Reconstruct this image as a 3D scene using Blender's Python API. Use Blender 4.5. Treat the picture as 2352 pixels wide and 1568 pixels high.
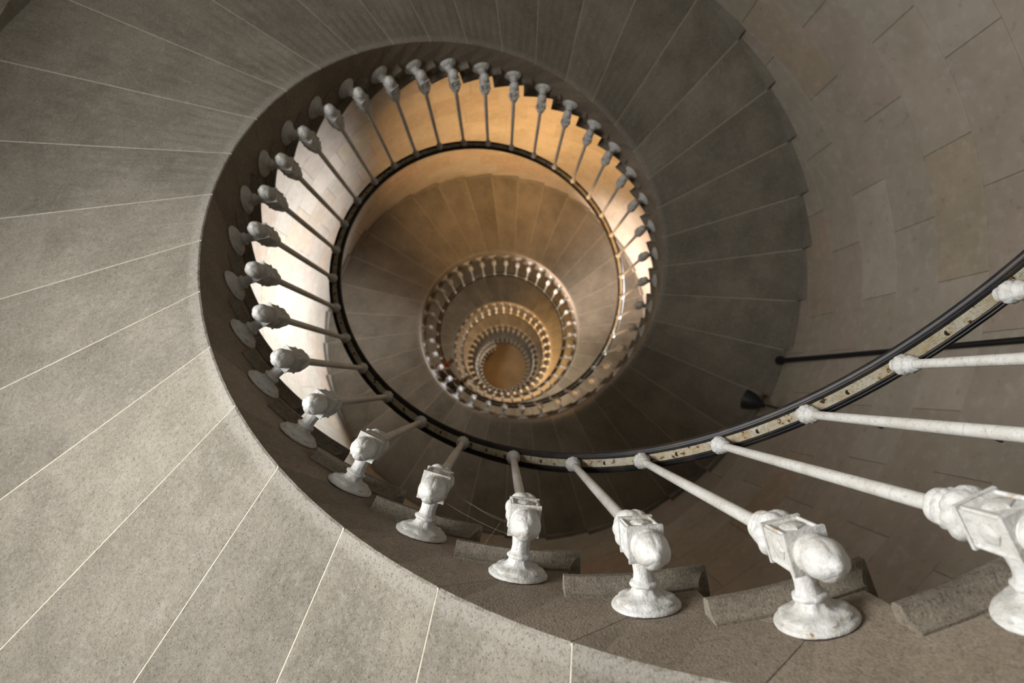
import bpy, bmesh, math, random, os
from mathutils import Vector, Matrix

for o in list(bpy.data.objects):
    bpy.data.objects.remove(o, do_unlink=True)
scene = bpy.context.scene
col = scene.collection
random.seed(7)
PI = math.pi

# ------------------------------------------------------------------ dimensions (metres)
H = 0.17                       # rise of one step
U = H / 0.12419
DT = 2 * PI / 36               # 36 steps to a turn
T0 = 1.32526
RIN = U                        # inner end of the steps
RSOF = 1.9776 * U              # smooth soffit stops here, seat in the wall begins
RW = 2.006 * U                 # face of the tower wall
RH = 0.907 * U                 # line of the balusters and handrail
K0, K1 = -14, 196              # first and last step
ZF = -15 * H                   # floor
ZTOP = 25.2 * U                # underside of the top floor
BAL = -0.67                    # balusters stand this far back from the joint

def ang(i): return T0 + i * DT

# ------------------------------------------------------------------ camera
cam_d = bpy.data.cameras.new('camera')
cam = bpy.data.objects.new('camera', cam_d)
col.objects.link(cam)
rt = Vector((0.956785, -0.290110, -0.019958))
dn = Vector((0.290785, 0.953888, 0.074446))
fw = Vector((-0.002559, -0.077032, 0.997025))
M = Matrix((rt, -dn, -fw)).transposed().to_4x4()
M.translation = Vector((0.07211, 0.70096, -0.71729)) * U
cam.matrix_world = M
cam_d.sensor_width = 36
cam_d.lens = 36 * 1336.42 / 2352
cam_d.clip_start = 0.02
cam_d.dof.use_dof = True
cam_d.dof.focus_distance = 1.38
cam_d.dof.aperture_fstop = 3.0
scene.camera = cam

# ------------------------------------------------------------------ world, exposure, lights
w = bpy.data.worlds.new('world'); scene.world = w; w.use_nodes = True
w.node_tree.nodes['Background'].inputs[0].default_value = (0.55, 0.68, 1, 1)
w.node_tree.nodes['Background'].inputs[1].default_value = 0.3
scene.view_settings.view_transform = 'Standard'
scene.view_settings.look = 'None'
scene.view_settings.exposure = 0.0
scene.view_settings.gamma = 1.0
scene.view_settings.use_curve_mapping = False

def area(name, deg, z, r, sx, sy, power, color, tilt=0.0, spread=180):
    d = bpy.data.lights.new(name, 'AREA'); d.shape = 'RECTANGLE'
    d.size = sx; d.size_y = sy; d.energy = power; d.color = color; d.spread = math.radians(spread)
    o = bpy.data.objects.new(name, d); col.objects.link(o)
    a = math.radians(deg)
    o.location = (r * math.cos(a), r * math.sin(a), z)
    dirv = Vector((-math.cos(a) * math.cos(tilt), -math.sin(a) * math.cos(tilt), math.sin(tilt)))
    o.rotation_euler = dirv.to_track_quat('-Z', 'Y').to_euler()
    return o
def bulb(name, deg, z, r, power, color, rad=0.06):
    d = bpy.data.lights.new(name, 'POINT'); d.energy = power; d.color = color; d.shadow_soft_size = rad
    o = bpy.data.objects.new(name, d); col.objects.link(o)
    a = math.radians(deg); o.location = (r * math.cos(a), r * math.sin(a), z)
    return o
DAY = (1.0, 0.985, 0.96)
WARM = (1.0, 0.58, 0.24)
# daylight: the open entrance on the ground floor and the windows of the tower
area('entrance_daylight', 150, -0.72 * U, RW - 0.06, 1.3, 1.7, 220, DAY)
area('window_daylight_mid', 200, 12.0 * U, RW - 0.06, 0.9, 1.4, 110, DAY)
area('window_daylight_high', 20, 17.5 * U, RW - 0.06, 0.9, 1.4, 110, DAY)
area('window_daylight_top', 200, 22.5 * U, RW - 0.06, 0.9, 1.4, 110, DAY)
# wall lamps and unseen added lights: each throws a limited beam across the well
def beam(name, deg, z, deg2, z2, power, color, spread=50, sx=0.5, sy=0.8):
    a, b = math.radians(deg), math.radians(deg2)
    o = area(name, deg, z * U, 1.93 * U, sx, sy, power, color, 0, spread)
    p = Vector((2.0 * math.cos(b), 2.0 * math.sin(b), z2)) - Vector((1.93 * math.cos(a), 1.93 * math.sin(a), z))
    o.rotation_euler = p.to_track_quat('-Z', 'Y').to_euler()
    return o
COOL = (0.93, 0.95, 1.0)
beam('added_wall_beam', 345, 4.6, 162, 4.2, 90, COOL, 50)  # unseen beam added to whiten the left wall above the first turn
beam('warm_stair_light', 85, 2.8, 262, 5.4, 68, WARM, 50, 0.3, 0.3)
beam('added_wall_beam', 130, 6.6, 315, 7.0, 60, (1.0, 0.8, 0.7), 40)  # unseen warm beam added to brighten the right wall
beam('warm_stair_light', 60, 6.9, 240, 9.6, 45, (1.0, 0.8, 0.6), 110, 0.3, 0.3)  # fill light added to lift the soffit higher up, no lamp known here
beam('warm_stair_light', 240, 7.6, 60, 9.6, 30, (1.0, 0.8, 0.6), 110, 0.3, 0.3)  # second added fill for the same soffit, from the other side
beam('warm_stair_light', 80, 11.2, 260, 13.6, 150, WARM, 100, 0.3, 0.3)
beam('warm_stair_light', 270, 12.6, 90, 13.5, 40, WARM, 120, 0.3, 0.3)
beam('warm_stair_light', 90, 16.6, 270, 17.5, 40, WARM, 120, 0.3, 0.3)
beam('warm_stair_light', 270, 22.5, 90, 24, 50, WARM, 120, 0.3, 0.3)

# ------------------------------------------------------------------ material helpers
class NT:
    def __init__(s, name):
        s.m = bpy.data.materials.new(name); s.m.use_nodes = True
        s.t = s.m.node_tree; s.b = s.t.nodes['Principled BSDF']
    def n(s, typ, **kw):
        nd = s.t.nodes.new(typ)
        for k, v in kw.items():
            if k.startswith('in_'):
                key = k[3:]; key = int(key) if key.isdigit() else key
                nd.inputs[key].default_value = v
            else: setattr(nd, k, v)
        return nd
    def l(s, a, b): s.t.links.new(a, b)
    def math(s, op, a, b=None, clamp=False):
        nd = s.n('ShaderNodeMath', operation=op); nd.use_clamp = clamp
        for i, v in enumerate((a, b)):
            if v is None: continue
            if isinstance(v, (int, float)): nd.inputs[i].default_value = v
            else: s.l(v, nd.inputs[i])
        return nd.outputs[0]
    def noise(s, vec, scale, detail=4, rough=0.55):
        nd = s.n('ShaderNodeTexNoise'); nd.inputs['Scale'].default_value = scale
        nd.inputs['Detail'].default_value = detail; nd.inputs['Roughness'].default_value = rough
        s.l(vec, nd.inputs['Vector']); return nd.outputs['Fac']
    def ramp(s, fac, stops):
        nd = s.n('ShaderNodeValToRGB'); e = nd.color_ramp.elements
        while len(e) < len(stops): e.new(0.5)
        for el, (p, c) in zip(e, stops):
            el.position = p; el.color = (c if isinstance(c, tuple) else (c, c, c)) + (1,) if not (isinstance(c, tuple) and len(c) == 4) else c
        s.l(fac, nd.inputs[0]); return nd.outputs[0]
    def mix(s, fac, a, b, mode='MIX'):
        nd = s.n('ShaderNodeMix', data_type='RGBA', blend_type=mode)
        for k, v in ((0, fac), (6, a), (7, b)):
            if isinstance(v, (int, float)): nd.inputs[k].default_value = v
            elif isinstance(v, tuple): nd.inputs[k].default_value = v + (1,)
            else: s.l(v, nd.inputs[k])
        return nd.outputs[2]
    def coords(s, jitter=True):
        tc = s.n('ShaderNodeTexCoord'); v = tc.outputs['Object']
        if not jitter: return v
        oi = s.n('ShaderNodeObjectInfo')
        mul = s.math('MULTIPLY', oi.outputs['Random'], 37.0)
        add = s.n('ShaderNodeVectorMath', operation='ADD'); s.l(v, add.inputs[0]); s.l(mul, add.inputs[1])
        return add.outputs[0]
    def bump(s, height, strength, dist=0.002):
        nd = s.n('ShaderNodeBump'); nd.inputs['Strength'].default_value = strength
        nd.inputs['Distance'].default_value = dist; s.l(height, nd.inputs['Height'])
        s.l(nd.outputs[0], s.b.inputs['Normal'])

def stone_material(name, base, dark, light, margin=True, speck=0.5):
    q = NT(name); v = q.coords()
    tc = q.n('ShaderNodeTexCoord'); oi = q.n('ShaderNodeObjectInfo')
    big = q.noise(v, 3.0, 5, 0.6)
    mid = q.noise(v, 22.0, 4, 0.65)
    fine = q.noise(v, 230.0, 2, 0.6)
    c = q.mix(q.ramp(big, [(0.35, 0.0), (0.68, 1.0)]), base, dark)
    c = q.mix(q.math('MULTIPLY', q.ramp(mid, [(0.52, 0.0), (0.75, 1.0)]), 0.35), c, light)
    if margin:       # dressed margin along the inner arris
        sx = q.n('ShaderNodeSeparateXYZ'); q.l(tc.outputs['Object'], sx.inputs[0])
        cx = q.n('ShaderNodeCombineXYZ'); q.l(sx.outputs[0], cx.inputs[0]); q.l(sx.outputs[1], cx.inputs[1])
        ln = q.n('ShaderNodeVectorMath', operation='LENGTH'); q.l(cx.outputs[0], ln.inputs[0])
        d = q.math('SUBTRACT', ln.outputs['Value'], RIN)
        d = q.math('ADD', d, q.math('MULTIPLY', q.math('SUBTRACT', mid, 0.5), 0.06))
        mr = q.n('ShaderNodeMapRange'); mr.inputs[1].default_value = 0.028; mr.inputs[2].default_value = 0.048
        mr.inputs[3].default_value = 0.45; mr.inputs[4].default_value = 0.0
        q.l(d, mr.inputs[0]); q_m = mr.outputs[0]
        gt = q.math('GREATER_THAN', d, 0.0)
        c = q.mix(q.math('MULTIPLY', q_m, gt), c, light)
    gr = q.noise(v, 85.0, 3, 0.7)
    c = q.mix(q.math('MULTIPLY', q.ramp(gr, [(0.33, 1.0), (0.47, 0.0)]), 0.38), c, tuple(x * 0.5 for x in dark))
    c = q.mix(q.math('MULTIPLY', q.ramp(gr, [(0.54, 0.0), (0.68, 1.0)]), 0.30), c, light)
    sp = q.ramp(fine, [(0.30, 1.0), (0.42, 0.0)])
    c = q.mix(q.math('MULTIPLY', sp, speck), c, (dark[0] * 0.35, dark[1] * 0.35, dark[2] * 0.36))
    sp2 = q.ramp(fine, [(0.60, 0.0), (0.70, 1.0)])
    c = q.mix(q.math('MULTIPLY', sp2, speck * 0.6), c, light)
    # every block has its own tone
    tone = q.math('ADD', q.math('MULTIPLY', oi.outputs['Random'], 0.22), 0.89)
    cm = q.n('ShaderNodeVectorMath', operation='SCALE'); q.l(c, cm.inputs[0]); q.l(tone, cm.inputs['Scale'])
    q.l(cm.outputs[0], q.b.inputs['Base Color'])
    q.b.inputs['Roughness'].default_value = 0.9
    q.b.inputs['Specular IOR Level'].default_value = 0.25
    q.bump(q.math('ADD', fine, q.math('MULTIPLY', mid, 0.8)), 0.5, 0.003)
    return q.m
M_STEP = stone_material('step_stone', (0.258, 0.235, 0.192), (0.165, 0.15, 0.12), (0.35, 0.335, 0.30), True, 0.75)
M_FACE = stone_material('step_end_stone', (0.255, 0.21, 0.162), (0.185, 0.152, 0.112), (0.34, 0.295, 0.24), False, 0.7)
M_NOSE = stone_material('nosing_stone', (0.215, 0.185, 0.145), (0.135, 0.118, 0.09), (0.33, 0.30, 0.24), False, 0.75)

q = NT('mortar'); v = q.coords()
c = q.mix(q.ramp(q.noise(v, 40), [(0.35, 0.0), (0.7, 1.0)]), (0.62, 0.58, 0.48), (0.46, 0.42, 0.34))
q.l(c, q.b.inputs['Base Color']); q.b.inputs['Roughness'].default_value = 0.95
M_MORT = q.m

q = NT('wall_stone'); v = q.coords(False)
oi = q.n('ShaderNodeObjectInfo'); ge = q.n('ShaderNodeNewGeometry')
rnd = q.math('FRACT', q.math('ADD', oi.outputs['Random'], ge.outputs['Random Per Island']))
c = q.ramp(rnd, [(0.0, (0.34, 0.295, 0.235)), (0.3, (0.39, 0.355, 0.30)), (0.55, (0.36, 0.30, 0.25)),
                 (0.75, (0.43, 0.39, 0.33)), (0.9, (0.37, 0.285, 0.22)), (1.0, (0.38, 0.325, 0.24))])
n1 = q.noise(v, 2.6, 5, 0.6); n2 = q.noise(v, 14, 4, 0.6); n3 = q.noise(v, 150, 2)
c = q.mix(q.math('MULTIPLY', q.ramp(n1, [(0.40, 0.0), (0.66, 1.0)]), 0.5), c, (0.265, 0.24, 0.185))
c = q.mix(q.math('MULTIPLY', q.ramp(n2, [(0.52, 0.0), (0.72, 1.0)]), 0.45), c, (0.46, 0.435, 0.39))
c = q.mix(q.math('MULTIPLY', q.ramp(n2, [(0.27, 1.0), (0.38, 0.0)]), 0.4), c, (0.15, 0.128, 0.095))
n4 = q.noise(v, 9.0, 5, 0.75)      # chips of old limewash
c = q.mix(q.math('MULTIPLY', q.ramp(n4, [(0.70, 0.0), (0.73, 1.0)]), 0.6), c, (0.52, 0.50, 0.46))
q.l(c, q.b.inputs['Base Color']); q.b.inputs['Roughness'].default_value = 0.88
q.b.inputs['Specular IOR Level'].default_value = 0.25
q.bump(q.math('ADD', n3, n2), 0.35, 0.003)
M_WALL = q.m

def paint_material(name, base, dirt, rust, grime, rustcol=(0.16, 0.07, 0.028), bmp=0.6):
    q = NT(name); v = q.coords()
    n1 = q.noise(v, 34, 4, 0.6); n2 = q.noise(v, 110, 4, 0.7); n3 = q.noise(v, 13, 4, 0.65)
    c = q.mix(q.math('MULTIPLY', q.ramp(n3, [(0.42, 0.0), (0.66, 1.0)]), 0.7), base, dirt)
    c = q.mix(q.math('MULTIPLY', q.ramp(n2, [(0.52, 0.0), (0.72, 1.0)]), grime), c, tuple(x * 0.45 for x in dirt))
    c = q.mix(q.math('MULTIPLY', q.ramp(n1, [(rust - 0.05, 0.0), (rust + 0.05, 1.0)]), 0.7), c, (0.36, 0.25, 0.11))
    c = q.mix(q.ramp(n1, [(rust + 0.05, 0.0), (rust + 0.075, 1.0)]), c, rustcol)
    q.l(c, q.b.inputs['Base Color']); q.b.inputs['Roughness'].default_value = 0.5
    q.bump(q.math('ADD', n1, q.math('MULTIPLY', n2, 0.6)), bmp, 0.006)
    return q.m
M_PAINT = paint_material('white_painted_iron', (0.60, 0.605, 0.59), (0.47, 0.45, 0.40), 0.68, 0.45)
M_ROD = paint_material('white_painted_rod', (0.60, 0.60, 0.575), (0.46, 0.43, 0.36), 0.80, 0.55, bmp=0.25)
M_STRIP = paint_material('rusty_painted_iron', (0.46, 0.43, 0.34), (0.33, 0.26, 0.14), 0.555, 0.75, (0.045, 0.026, 0.018), 0.5)
M_RIM = paint_material('rust_shadow_rim', (0.055, 0.042, 0.036), (0.03, 0.022, 0.018), 0.75, 0.5)

q = NT('dark_wood'); v = q.coords(False)
n1 = q.noise(v, 18, 4)
c = q.mix(q.ramp(n1, [(0.45, 0.0), (0.7, 1.0)]), (0.012, 0.012, 0.014), (0.035, 0.026, 0.018))
q.l(c, q.b.inputs['Base Color']); q.b.inputs['Roughness'].default_value = 0.46
q.b.inputs['Specular IOR Level'].default_value = 0.35
M_RAIL = q.m
def plain(name, c, rough=0.6, metal=0.0, n=(8, 0.25)):
    q = NT(name); v = q.coords()
    f = q.ramp(q.noise(v, n[0]), [(0.3, 0.0), (0.75, 1.0)])
    q.l(q.mix(q.math('MULTIPLY', f, n[1] * 2), c, tuple(x * 0.45 for x in c)), q.b.inputs['Base Color'])
    q.b.inputs['Roughness'].default_value = rough; q.b.inputs['Metallic'].default_value = metal
    return q.m
M_BLACK = plain('black_iron', (0.012, 0.014, 0.016), 0.5)
M_SCREW = plain('rusty_screw', (0.06, 0.045, 0.035), 0.6, 0.4)
M_FLOOR = plain('floor_stone', (0.07, 0.065, 0.06), 0.8, 0, (3, 0.3))
M_CEIL = plain('ceiling_plaster', (0.33, 0.23, 0.12), 0.85, 0, (0.9, 0.35))
M_CLOTH = plain('dark_cloth', (0.010, 0.012, 0.016), 0.9)
M_SLEEVE = plain('orange_cloth', (0.75, 0.20, 0.06), 0.85)
M_SKIN = plain('skin', (0.55, 0.30, 0.19), 0.6)

# ------------------------------------------------------------------ object helpers
def mesh(name, verts, faces, mat=None, smooth=False):
    me = bpy.data.meshes.new(name); me.from_pydata(verts, [], faces); me.validate()
    bm = bmesh.new(); bm.from_mesh(me); bmesh.ops.recalc_face_normals(bm, faces=bm.faces)
    if smooth is not False:
        for f in bm.faces: f.smooth = True
        if smooth is not True:
            for e in bm.edges:
                if len(e.link_faces) == 2 and e.calc_face_angle(0) > smooth: e.smooth = False
    bm.to_mesh(me); bm.free()
    if mat: me.materials.append(mat)
    return me
def link(name, data, parent=None):
    o = bpy.data.objects.new(name, data); col.objects.link(o)
    if parent: o.parent = parent
    return o
def tag(o, label=None, cat=None, group=None, kind=None):
    if label: o['label'] = label
    if cat: o['category'] = cat
    if group: o['group'] = group
    if kind: o['kind'] = kind
    return o
def pol(r, a, z): return (r * math.cos(a), r * math.sin(a), z)
def lathe(profile, segs, mod=None):
    """profile [(r, z)], optional mod(i, phi) -> radius factor; closed at both ends"""
    vs, fs = [], []
    n = len(profile)
    for i, (r, z) in enumerate(profile):
        for s in range(segs):
            ph = 2 * PI * s / segs
            rr = r * (mod(i, ph) if mod else 1)
            vs.append((rr * math.cos(ph), rr * math.sin(ph), z))
    for i in range(n - 1):
        for s in range(segs):
            t = (s + 1) % segs
            fs.append((i * segs + s, i * segs + t, (i + 1) * segs + t, (i + 1) * segs + s))
    fs.append(tuple(range(segs - 1, -1, -1))); fs.append(tuple((n - 1) * segs + s for s in range(segs)))
    return vs, fs
def join(parts):
    vs, fs = [], []
    for v, f in parts:
        o = len(vs); vs += v; fs += [tuple(i + o for i in q_) for q_ in f]
    return vs, fs
def tube(pts, r, segs=10):
    vs, fs = [], []
    for i, p in enumerate(pts):
        a = Vector(pts[max(i - 1, 0)]); b = Vector(pts[min(i + 1, len(pts) - 1)])
        qd = (b - a).to_track_quat('Z', 'Y'); rr = r[i] if isinstance(r, (list, tuple)) else r
        for s in range(segs):
            ph = 2 * PI * s / segs
            vs.append(tuple(Vector(p) + qd @ Vector((rr * math.cos(ph), rr * math.sin(ph), 0))))
    for i in range(len(pts) - 1):
        for s in range(segs):
            t = (s + 1) % segs
            fs.append((i * segs + s, i * segs + t, (i + 1) * segs + t, (i + 1) * segs + s))
    fs.append(tuple(range(segs - 1, -1, -1))); fs.append(tuple((len(pts) - 1) * segs + s for s in range(segs)))
    return vs, fs

# ------------------------------------------------------------------ setting: floor, wall, ceiling
def disc(r, z0, z1, segs=72):
    return lathe([(r, z0), (r, z1)], segs)
fl = link('floor', mesh('floor', *disc(RW + 0.3, ZF - 0.2, ZF), M_FLOOR)); tag(fl, 'pale stone ground floor of the tower', kind='structure')
ce = link('ceiling', mesh('ceiling', *disc(RW + 0.3, ZTOP, ZTOP + 0.2), M_CEIL)); tag(ce, 'brown ceiling closing the top of the stairwell', kind='structure')

vs, fs = [], []
SEG = 120
for s in range(SEG):
    a = 2 * PI * s / SEG
    vs += [pol(RW + 0.012, a, ZF - 0.1), pol(RW + 0.012, a, ZTOP + 0.1), pol(RW + 0.25, a, ZTOP + 0.1), pol(RW + 0.25, a, ZF - 0.1)]
for s in range(SEG):
    b, d = 4 * s, 4 * ((s + 1) % SEG)
    for i in range(4):
        j = (i + 1) % 4; fs.append((b + i, d + i, d + j, b + j))
wall = link('wall_tower', mesh('wall_tower', vs, fs, M_MORT, 0.5))
tag(wall, 'curved tower wall of large pale ashlar blocks', kind='structure')

CH = 0.297 * U; CZ0 = 1.455 * U
rw = random.Random(3)
def block_geo(a0, a1, z0, z1):
    """one ashlar: curved front at RW, bevelled edges, recessed joints"""
    g = 0.0013; ga = g / RW; b = 0.003; ba = b / RW; n = 5
    vs, fs = [], []
    rows = [(RW + 0.014, 0, 0), (RW + b, 0, 0), (RW, ba, b)]
    # ring order: left edge ... front grid with n columns x 2 rows, then skirt back
    def put(r, ia, iz):
        st = len(vs)
        for k in range(n):
            a = (a0 + ga + ia) + (a1 - a0 - 2 * ga - 2 * ia) * k / (n - 1)
            vs.append(pol(r, a, z0 + g + iz))
        for k in range(n - 1, -1, -1):
            a = (a0 + ga + ia) + (a1 - a0 - 2 * ga - 2 * ia) * k / (n - 1)
            vs.append(pol(r, a, z1 - g - iz))
        return st
    st = [put(*r_) for r_ in rows]
    m = 2 * n
    for p, q_ in zip(st, st[1:]):
        for k in range(m): fs.append((p + k, p + (k + 1) % m, q_ + (k + 1) % m, q_ + k))
    f = st[-1]
    for k in range(n - 1): fs.append((f + k, f + k + 1, f + m - 2 - k, f + m - 1 - k))
    return vs, fs
# courses and blocks that can be seen from the foot of the well; the rest of the masonry is one part
VIS_ROWS = {-1: [0, 1, 17], 0: [0, 16, 17, 18, 19], 1: [0, 1, 16, 17, 18, 19], 2: [0, 1, 15, 16, 17, 18, 19], 3: [0, 1, 2, 15, 16, 17, 18, 19], 4: [0, 1, 15, 16, 17, 18, 19], 5: [0, 1, 2, 17, 18, 19], 6: [0, 1, 2, 18, 19], 7: [0, 1, 2, 8, 9, 10, 11, 19], 8: [0, 1, 2, 3, 7, 8, 9, 10, 11, 12], 9: [2, 3, 4, 6, 7, 8, 9, 10, 11, 12, 13], 10: [3, 4, 5, 6, 7, 8, 9, 10, 11, 12, 13], 11: [5, 6, 7, 8, 9, 10, 11, 12, 13, 14, 15], 12: [6, 7, 8, 9, 10, 11, 12, 13, 14, 15], 13: [7, 8, 9, 10, 11, 12, 13, 14, 15], 14: [9, 10, 11, 12, 13, 14, 15, 16], 15: [10, 11, 12, 13, 14, 15, 16], 16: [11, 12, 13, 14, 15, 16], 17: [13, 14, 15, 16, 17], 18: [14, 15, 16, 17], 19: [16, 17], 20: [16, 17]}
VISIBLE = {(c_, k) for c_, ks in VIS_ROWS.items() for k in ks}
rest = []
cmin = int(math.floor((ZF - CZ0) / CH)); cmax = int(math.ceil((ZTOP - CZ0) / CH))
wall_blocks = {}
for c_ in range(cmin, cmax):
    base = math.radians(15.3 if c_ % 2 == 0 else 6.7)
    js = [base + math.radians(18 * k + rw.uniform(-2.2, 2.2) * (0 if (c_ in (1, 2, 3)) else 1)) for k in range(20)]
    for k in range(20):
        a0 = js[k]; a1 = js[(k + 1) % 20] + (2 * PI if k == 19 else 0)
        z0 = max(CZ0 + c_ * CH, ZF); z1 = min(CZ0 + (c_ + 1) * CH, ZTOP)
        if z1 - z0 < 0.02: continue
        geo = block_geo(a0, a1, z0, z1)
        if (c_, k) in VISIBLE:
            ob = link('stone_block', mesh('stone_block', *geo, M_WALL), wall); wall_blocks[ob.name] = (c_, k)
        else: rest.append(geo)
if rest:
    tag(link('stone_block_masonry', mesh('stone_block_masonry', *join(rest), M_WALL), wall), kind='stuff')

# ------------------------------------------------------------------ staircase
stair = tag(link('stone_staircase', None), 'spiral stone staircase of wedge steps climbing the round tower wall', 'staircase')

def step_mesh():
    g = 0.0062
    nS = 6
    def poly(bottom):
        pts = []
        for k in range(nS):
            t = k / (nS - 1); i = (-1 + g) + (1 - 2 * g) * t
            if bottom == 'soffit': z = i
            elif bottom == 'arris': z = i + 0.03
            else: z = -1 + 0.35 * t
            pts.append((i, z))
        pts += [(-0.6 - g, 0.75 - 0.0), (-0.15, 1.5), (-0.6, 1.5), (-1.15, 1.5), (-1.15, 0.5 + 0.01), (-1.6 + g, -0.25)]
        return pts
    rings = [(RIN, 'arris'), (RIN + 0.005, 'soffit'), (RIN + 0.35, 'soffit'), (RIN + 0.7, 'soffit'), (RIN + 1.0, 'soffit'),
             (RSOF, 'soffit'), (RSOF, 'seat'), (RW + 0.004, 'seat')]
    vs, fs = [], []; n = None
    for r, b in rings:
        p = poly(b); n = len(p)
        for i, z in p: vs.append(pol(r, i * DT, z * H))
    for a in range(len(rings) - 1):
        for k in range(n):
            t = (k + 1) % n; fs.append((a * n + k, a * n + t, (a + 1) * n + t, (a + 1) * n + k))
    # end caps as strips: bottom points fan to the block
    def cap(o):
        S = list(range(nS)); A, B, C, D, E, F = range(nS, nS + 6)
        return [(o + A, o + B, o + C), (o + S[0], o + S[1], o + S[2], o + E, o + F), (o + S[2], o + S[3], o + S[4], o + S[5], o + A, o + C, o + D, o + E)]
    fs += cap(0) + cap((len(rings) - 1) * n)
    me = mesh('step', vs, fs, M_STEP); me.materials.append(M_FACE)
    for p in me.polygons:                       # the ends towards the well are browner than the soffit
        rc_ = [Vector((me.vertices[v].co.x, me.vertices[v].co.y)).length for v in p.vertices]
        if max(rc_) < RIN + 0.001: p.material_index = 1
    return me

def nosing_mesh():
    P = 0.034; z0 = 1.17 * H; zt = 1.5 * H
    prof = [(-0.004, z0), (0.006, z0), (0.006, z0 + 0.007), (0.009, z0 + 0.013), (0.014, z0 + 0.019), (0.021, z0 + 0.024),
            (0.027, z0 + 0.0275), (P, z0 + 0.030), (P, zt - 0.010), (P - 0.003, zt - 0.003), (P - 0.010, zt + 0.0005), (-0.004, zt + 0.0005)]
    vs, fs = [], []; n = len(prof); nr = 0
    for k in range(7):
        i = -0.05 + (-1.15 + 0.05) * k / 6
        for d, z in prof: 
            a = i * DT - (d / RIN if k == 6 else 0)
            vs.append(pol(RIN - d, a, z))
        nr += 1
    for r in (RIN + 0.5, RW - 0.002):
        for d, z in prof: vs.append(pol(r, -1.15 * DT - d / r, z))
        nr += 1
    for a in range(nr - 1):
        for k in range(n):
            t = (k + 1) % n; fs.append((a * n + k, a * n + t, (a + 1) * n + t, (a + 1) * n + k))
    fs += [tuple(range(n)), tuple((nr - 1) * n + k for k in range(n))]
    return mesh('nosing', vs, fs, M_NOSE, 0.6)

def mortar_mesh():
    wd = 0.0075; vs, fs = [], []
    path = [(0, 0.004), (-0.3, 0.375), (-0.6, 0.75)]
    rr = [RIN + 0.0002, RIN + 0.35, RIN + 0.7, RIN + 1.0, RSOF - 0.001]
    for r in rr:
        for i, z in path:
            vs.append(pol(r, (i - wd) * DT, z * H + (0 if i else -wd * H)))
        for i, z in reversed(path):
            vs.append(pol(r, (i + wd) * DT, z * H + (0 if i else wd * H)))
    n = 6
    for a in range(len(rr) - 1):
        for k in range(n):
            t = (k + 1) % n; fs.append((a * n + k, a * n + t, (a + 1) * n + t, (a + 1) * n + k))
    for o in (0, (len(rr) - 1) * n): fs += [(o, o + 1, o + 4, o + 5), (o + 1, o + 2, o + 3, o + 4)]
    return mesh('mortar_joint', vs, fs, M_MORT)

me_step, me_nose, me_mort = step_mesh(), nosing_mesh(), mortar_mesh()
for k in range(K0, K1 + 1):
    s = link('step', me_step, stair)
    s.location.z = k * H; s.rotation_euler.z = ang(k)
    link('nosing', me_nose, s)
    if k < K1: link('mortar_joint', me_mort, s)

# ------------------------------------------------------------------ railing
rail = tag(link('stair_railing', None), 'white cast iron balustrade with dark wooden handrail spiralling round the open well', 'railing')
ZB = 0.1096 * U        # arm height above the joint level
ZS = 0.887 * U         # underside of the iron strip at the baluster

def sweep(prof, i0, i1, sub, zoff, name, mat):
    """helical sweep, profile [(radial offset towards the axis, z)]"""
    vs, fs = [], []; n = len(prof); N = int((i1 - i0) * sub)
    slope = H / (RH * DT)
    for s in range(N + 1):
        i = i0 + (i1 - i0) * s / N
        a = ang(i); z = (i - BAL) * H + zoff
        for d, dz in prof: vs.append(pol(RH - d, a, z + dz))
    for s in range(N):
        for k in range(n):
            t = (k + 1) % n; fs.append((s * n + k, s * n + t, (s + 1) * n + t, (s + 1) * n + k))
    fs += [tuple(range(n)), tuple(N * n + k for k in range(n))]
    return mesh(name, vs, fs, mat, 0.7)
link('iron_strip', sweep([(-0.0135, 0), (0.0135, 0), (0.0135, 0.008), (-0.0135, 0.008)], K0 + BAL - 0.5, K1 + BAL + 0.4, 4, ZS, 'iron_strip', M_STRIP), rail)
hp = [(0.015, 0.005), (0.018, 0.0015), (0.0215, 0.0015), (0.0225, 0.006), (0.0255, 0.0075), (0.028, 0.0045), (0.034, 0.007), (0.0375, 0.013), (0.038, 0.021), (0.035, 0.030), (0.028, 0.037), (0.014, 0.041), (0, 0.043)]
hp_full = hp + [(-d, z) for d, z in reversed(hp[:-1])]
hr = link('wooden_handrail', sweep(hp_full, K0 + BAL - 0.6, K1 + BAL + 0.5, 4, ZS, 'wooden_handrail', M_RAIL), rail)
tag(hr, 'dark varnished wooden handrail')

from mathutils import noise as mnoise
def crust(geo, amp, scale=70.0):
    v, f = geo
    out = []
    for p in v:
        d = mnoise.noise_vector(Vector(p) * scale) * amp + mnoise.noise_vector(Vector(p) * scale * 2.7) * amp * 0.5
        out.append((p[0] + d.x, p[1] + d.y, p[2] + d.z))
    return out, f
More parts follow.
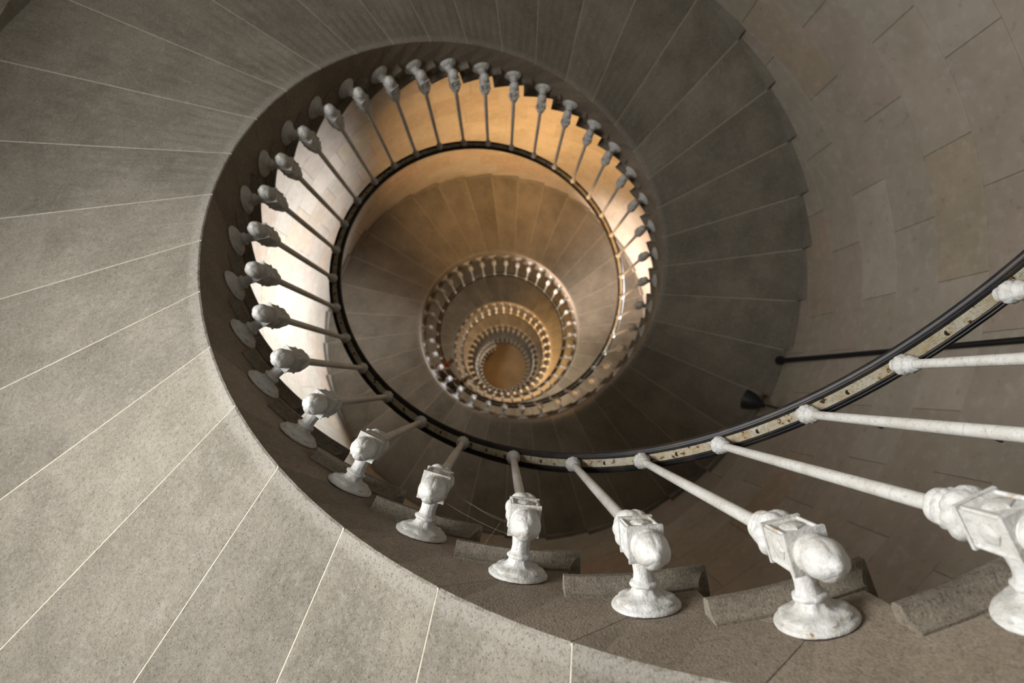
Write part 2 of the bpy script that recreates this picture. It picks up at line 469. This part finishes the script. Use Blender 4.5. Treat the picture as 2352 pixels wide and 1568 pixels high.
# baluster: origin on the rod axis at joint level, +X points out to the wall
AL = RIN - RH          # arm length
def rotx(geo):         # lathe axis z -> x pointing from wall (x = AL) towards the rod (x = 0)
    v, f = geo
    return [(AL - z, y, x + ZB) for x, y, z in v], f
def g_rosette(segs):
    pr = [(0.060, -0.001), (0.0648, 0.0005), (0.0650, 0.0045), (0.0650, 0.0075), (0.0630, 0.0105), (0.0560, 0.0130), (0.0545, 0.0170), (0.0500, 0.0200), (0.0430, 0.0215), (0.0370, 0.0225), (0.0300, 0.0255), (0.0250, 0.0310), (0.0225, 0.041)]
    def mod(i, ph): return 1 + (0.05 * math.cos(8 * ph) if 6 <= i <= 9 else 0.05 * math.cos(8 * ph + PI) if i in (10, 11) else 0)
    return rotx(lathe(pr, segs, mod))
def g_arm(segs):
    pr = [(0.022, 0.038), (0.0265, 0.041), (0.028, 0.0445), (0.0265, 0.048), (0.0215, 0.050), (0.0195, 0.056), (0.0185, 0.066), (0.0195, 0.078), (0.0205, 0.088), (0.0215, 0.097)]
    return rotx(lathe(pr, segs, lambda i, ph: 1 + 0.03 * math.cos(8 * ph)))
BX, BZ0, BZ1 = 0.0325, ZB - 0.040, ZB + 0.036
def g_box():
    bm = bmesh.new()
    bmesh.ops.create_cube(bm, size=1)
    for v in bm.verts:
        v.co = Vector((v.co.x * 2 * BX, v.co.y * 2 * BX, (BZ0 + BZ1) / 2 + v.co.z * (BZ1 - BZ0)))
    bm.normal_update()
    sides = [f for f in bm.faces if abs(f.normal.z) < 0.5]
    r = bmesh.ops.inset_individual(bm, faces=sides, thickness=0.009, depth=0)
    bmesh.ops.inset_individual(bm, faces=sides, thickness=0.004, depth=-0.0035)
    # round boss in every panel
    bmesh.ops.bevel(bm, geom=[e for e in bm.edges if all(abs(abs(v.co.x) - BX) < 1e-4 and abs(abs(v.co.y) - BX) < 1e-4 for v in e.verts)], offset=0.004, segments=2, affect='EDGES')
    bm.verts.ensure_lookup_table(); bm.faces.ensure_lookup_table()
    for i, v in enumerate(bm.verts): v.index = i
    vs = [tuple(v.co) for v in bm.verts]; fs = [tuple(v.index for v in f.verts) for f in bm.faces]
    bm.free()
    parts = [(vs, fs)]
    for s in range(4):
        pv, pf = lathe([(0.018, 0), (0.017, 0.0045), (0.012, 0.0075), (0.005, 0.0085)], 18, lambda i, ph: 1 + 0.10 * math.cos(6 * ph))
        R_ = Matrix.Rotation(s * PI / 2, 3, 'Z')
        parts.append(([tuple(R_ @ Vector((BX - 0.006 + z, y, (BZ0 + BZ1) / 2 + x))) for x, y, z in pv], pf))
    # top and bottom plates
    for z0, z1 in ((BZ0 - 0.004, BZ0 + 0.003), (BZ1 - 0.003, BZ1 + 0.004)):
        e = BX + 0.0012
        pv = [(x, y, z) for z in (z0, z1) for x, y in ((-e, -e), (e, -e), (e, e), (-e, e))]
        parts.append((pv, [(3, 2, 1, 0), (4, 5, 6, 7), (0, 1, 5, 4), (1, 2, 6, 5), (2, 3, 7, 6), (3, 0, 4, 7)]))
    return join(parts)
def g_finial(segs):
    t = 0.020; b = BZ0 - t
    pr = [(0.003, 0.01), (0.0065, 0.03), (0.0095, 0.065), (0.0125, 0.09), (0.0165, 0.13), (0.0225, 0.20), (0.0275, 0.30), (0.0312, 0.43), (0.0322, 0.54), (0.0305, 0.64),
          (0.0265, 0.72), (0.0262, 0.75), (0.0305, 0.79), (0.0312, 0.86), (0.0285, 0.91), (0.026, 0.94), (0.028, 1.0)]
    def mod(i, ph):
        if 4 <= i <= 8: return 1 + 0.13 * (abs(math.cos(2.5 * ph)) ** 0.6 - 0.7) * (1.0, 1.0, 0.85, 0.55, 0.25)[i - 4]
        return 1
    return lathe([(r, t + z * b) for r, z in pr], segs, mod)
ZR = 0.200 * U         # the rod starts here
def g_low(segs):
    z = BZ1 + 0.003; e = ZR + 0.006 - z
    pr = [(0.028, 0), (0.034, .07), (0.0385, .16), (0.0395, .25), (0.0385, .34), (0.034, .42), (0.028, .46), (0.027, .485), (0.0305, .52), (0.0325, .58), (0.0325, .64), (0.030, .70),
          (0.0255, .73), (0.025, .75), (0.0275, .78), (0.029, .83), (0.0285, .89), (0.025, .94), (0.017, .97), (0.012, 1.0)]
    def mod(i, ph):
        if i <= 6:
            s_ = abs(math.sin(3.5 * (ph + i * 0.13)))      # twisted lobes
            return 0.90 + 0.17 * s_ ** 0.55 if 1 <= i <= 5 else 1
        if 8 <= i <= 11: return 1 + 0.02 * math.cos(14 * ph)
        return 1
    return lathe([(r, z + e * t) for r, t in pr], segs, mod)
def g_rod(segs):
    return lathe([(0.0135, ZR), (0.0135, 0.5 * U), (0.0120, ZS - 0.07)], segs)
def g_top(segs):
    z = ZS - 0.078
    pr = [(0.0125, z), (0.017, z + 0.002), (0.0185, z + 0.006), (0.017, z + 0.010), (0.0195, z + 0.014), (0.0235, z + 0.020), (0.024, z + 0.026), (0.019, z + 0.031), (0.017, z + 0.034),
          (0.0195, z + 0.036), (0.026, z + 0.041), (0.0285, z + 0.050), (0.026, z + 0.059), (0.020, z + 0.064), (0.0185, z + 0.070), (0.0185, z + 0.080)]
    return lathe(pr, segs, lambda i, ph: 1 + (0.035 * math.cos(10 * ph) if i in (5, 6, 10, 11, 12) else 0))
def rosette_mesh():
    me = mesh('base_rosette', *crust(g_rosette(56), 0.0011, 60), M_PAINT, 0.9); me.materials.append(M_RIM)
    for p in me.polygons:                      # worn, rusty rim; its dark colour also paints in the shadow line at the stone
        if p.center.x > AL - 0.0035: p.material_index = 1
    return me
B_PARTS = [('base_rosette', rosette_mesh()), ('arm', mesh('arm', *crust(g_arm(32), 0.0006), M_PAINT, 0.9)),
           ('box', mesh('box', *crust(g_box(), 0.0007), M_PAINT, 0.5)), ('finial', mesh('finial', *crust(g_finial(60), 0.0011), M_PAINT, 0.9)),
           ('lower_collar', mesh('lower_collar', *crust(g_low(70), 0.0006), M_PAINT, 0.9)), ('rod', mesh('rod', *g_rod(16), M_ROD, 0.9)),
           ('top_collar', mesh('top_collar', *crust(g_top(36), 0.0006), M_PAINT, 0.9))]
far_box = ([(x * BX, y * BX, z) for z in (BZ0, BZ1) for x, y in ((-1, -1), (1, -1), (1, 1), (-1, 1))], [(3, 2, 1, 0), (4, 5, 6, 7), (0, 1, 5, 4), (1, 2, 6, 5), (2, 3, 7, 6), (3, 0, 4, 7)])
ME_FAR = mesh('baluster', *join([g_rosette(12), g_arm(8), far_box, g_finial(10), g_low(10), g_rod(6), g_top(8)]), M_PAINT, 0.9)
me_screw = mesh('screw', *lathe([(0.0075, 0.001), (0.0075, -0.0005), (0.006, -0.0015), (0.003, -0.0008)], 12), M_SCREW, 0.6)
for k in range(K0, K1 + 1):
    a = ang(k + BAL)
    near = k <= 76
    b = link('baluster', None if near else ME_FAR, rail)
    b.location = (RH * math.cos(a), RH * math.sin(a), k * H); b.rotation_euler.z = a
    if near:
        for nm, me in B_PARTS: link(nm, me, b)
    if -7 <= k <= 14:
        aa = ang(k + BAL + 0.5)
        s = link('screw', me_screw, rail); s.location = pol(RH, aa, (k + 0.5) * H + ZS)
        
# ------------------------------------------------------------------ pipes on the wall
a = math.radians(358.3); rp = RW - 0.045
zt = (28.0) * H
vs, fs = join([tube([pol(rp, a, ZF), pol(rp, a, 0), pol(rp, a, zt - 0.1), pol(rp - 0.01, a, zt + 0.02)], 0.025, 14),
               ([(x + pol(rp - 0.01, a, 0)[0], y + pol(rp - 0.01, a, 0)[1], z) for x, y, z in lathe([(0.045, zt - 0.02), (0.045, zt + 0.005)], 16)[0]], lathe([(0.05, 0), (0.05, 1)], 16)[1])])
tag(link('drain_pipe', mesh('drain_pipe', vs, fs, M_BLACK, 0.7)), 'thick black vertical pipe running up the right wall to the dark soffit', 'pipe')
lamp = tag(link('uplight_lamp', None), 'black cup-shaped lamp on thin conduit below the dark stair soffit', 'lamp')
a = math.radians(9.5); rc = RW - 0.022
zl = 3.30 * U
link('conduit', mesh('conduit', *tube([pol(rc, a, ZF), pol(rc, a, zl - 0.55), pol(rc - 0.04, a, zl - 0.4), pol(1.87 * U, a, zl - 0.12), pol(1.87 * U, a, zl)], 0.011, 10), M_BLACK, 0.7), lamp)
cup = lathe([(0.02, -0.03), (0.03, 0.0), (0.055, 0.03), (0.085, 0.09), (0.10, 0.16), (0.094, 0.16), (0.078, 0.09), (0.02, 0.02)], 24)
cp = link('lamp_cup', mesh('lamp_cup', *cup, M_BLACK, 0.7), lamp); cp.location = pol(1.87 * U, a, zl)
cp.rotation_euler = (0, math.radians(-50), a)
for z in (1.5 * U, 2.2 * U):
    link('conduit_clip', mesh('conduit_clip', *join([([pol(rc - 0.016 + dr, a + da, z + dz) for dz in (-0.012, 0.012) for dr, da in ((0, -0.012), (0, 0.012), (0.038, 0.012), (0.038, -0.012))], [(3, 2, 1, 0), (4, 5, 6, 7), (0, 1, 5, 4), (1, 2, 6, 5), (2, 3, 7, 6), (3, 0, 4, 7)])]), M_BLACK), lamp)

# ------------------------------------------------------------------ visitor leaning on the rail, a turn higher up
def make_person(idx, r_feet):
    k = 41
    V, E, RAD = [], [], []
    def pt(p, rad, parent=None):
        V.append(p); RAD.append(rad)
        if parent is not None: E.append((parent, len(V) - 1))
        return len(V) - 1
    pel = pt((0.02, 0, 0.95), (0.15, 0.115))
    wa = pt((0.05, 0, 1.10), (0.145, 0.105), pel); ch = pt((0.08, 0, 1.30), (0.17, 0.115), wa); nb = pt((0.10, 0, 1.43), (0.075, 0.065), ch)
    nk = pt((0.12, 0, 1.49), (0.055, 0.055), nb); hd = pt((0.14, 0, 1.58), (0.078, 0.09), nk); ht = pt((0.14, 0, 1.68), (0.07, 0.085), hd)
    pt((0.235, 0, 1.60), (0.012, 0.012), hd)
    for s_ in (-1, 1):
        hp_ = pt((0.02, 0.09 * s_, 0.88), (0.085, 0.085), pel); kn = pt((0.04, 0.10 * s_, 0.50), (0.06, 0.06), hp_)
        an = pt((0.0, 0.11 * s_, 0.10), (0.042, 0.042), kn); pt((0.15, 0.12 * s_, 0.045), (0.04, 0.03), an)
        sh = pt((0.09, 0.17 * s_, 1.39), (0.062, 0.062), ch); el = pt((0.14, 0.27 * s_, 1.15), (0.045, 0.045), sh)
        wr = pt((0.27, 0.20 * s_, 1.16), (0.030, 0.026), el); pa = pt((0.32, 0.185 * s_, 1.16), (0.034, 0.018), wr)
        for j, ln in ((-1.5, 0.065), (-0.5, 0.078), (0.5, 0.074), (1.5, 0.06)):
            f1 = pt((0.355, 0.185 * s_ + 0.018 * j, 1.155), (0.009, 0.009), pa)
            f2 = pt((0.355 + ln * 0.5, 0.185 * s_ + 0.019 * j, 1.14), (0.0085, 0.0085), f1); pt((0.355 + ln * 0.75, 0.185 * s_ + 0.019 * j, 1.115), (0.008, 0.008), f2)
        t1 = pt((0.30, 0.185 * s_ - 0.04 * s_, 1.15), (0.010, 0.010), wr); pt((0.33, 0.185 * s_ - 0.055 * s_, 1.14), (0.009, 0.009), t1)
    me = bpy.data.meshes.new('person'); me.from_pydata(V, E, [])
    ob = link('person', me)
    md = ob.modifiers.new('skin', 'SKIN'); md.use_smooth_shade = True
    sub = ob.modifiers.new('sub', 'SUBSURF'); sub.levels = 2; sub.render_levels = 2
    for i, sv in enumerate(me.skin_vertices[0].data):
        sv.radius = RAD[i]; sv.use_root = (i == 0)
    bpy.context.view_layer.update()
    dg = bpy.context.evaluated_depsgraph_get()
    m2 = bpy.data.meshes.new_from_object(ob.evaluated_get(dg))
    ob.modifiers.clear(); ob.data = m2
    m2.materials.clear()
    for m_ in (M_CLOTH, M_SKIN, M_SLEEVE): m2.materials.append(m_)
    for p in m2.polygons:
        c_ = p.center
        if c_.z > 1.47 or c_.x > 0.285 and c_.z > 1.0: p.material_index = 1 if c_.z < 1.64 else 0
        elif c_.y < -0.12 and c_.x > 0.10 and 1.0 < c_.z < 1.3: p.material_index = 2
        p.use_smooth = True
    a = ang(idx)
    ob.location = pol(r_feet, a, (k + 1.5) * H); ob.rotation_euler.z = a + PI
    tag(ob, 'person in dark clothes with orange sleeve leaning on the rail one turn up', 'person')
    return ob
make_person(40.75, 1.075 * U)

# ------------------------------------------------------------------ cobweb between two balusters
def strand(p, q_, sag, r=0.00016):
    p, q_ = Vector(p), Vector(q_)
    pts = [tuple(p.lerp(q_, t / 8) - Vector((0, 0, sag * 4 * (t / 8) * (1 - t / 8)))) for t in range(9)]
    return tube(pts, r, 4)
def bp(k, dx, dy, dz):
    a = ang(k + BAL); x = RH + dx
    return (x * math.cos(a) - dy * math.sin(a), x * math.sin(a) + dy * math.cos(a), k * H + dz)
web = join([strand(bp(2, 0, 0.0, 0.20), bp(1, 0.02, 0.02, 0.16), 0.05), strand(bp(2, 0.02, 0, 0.13), bp(1, 0.03, 0.03, 0.10), 0.03),
            strand(bp(2, 0.0, -0.03, 0.25), bp(1, 0.03, 0.02, 0.20), 0.09), strand(bp(1, 0.02, 0.05, 0.155), bp(1, 0.09, 0.10, 0.13), 0.01),
            strand(bp(4, 0.0, -0.02, 0.2), bp(3, 0.03, 0.03, 0.15), 0.02)])
tag(link('cobweb', mesh('cobweb', *web, plain('cobweb_silk', (0.30, 0.26, 0.20), 0.8))), 'thin sagging cobweb strands strung between the white balusters', 'cobweb')
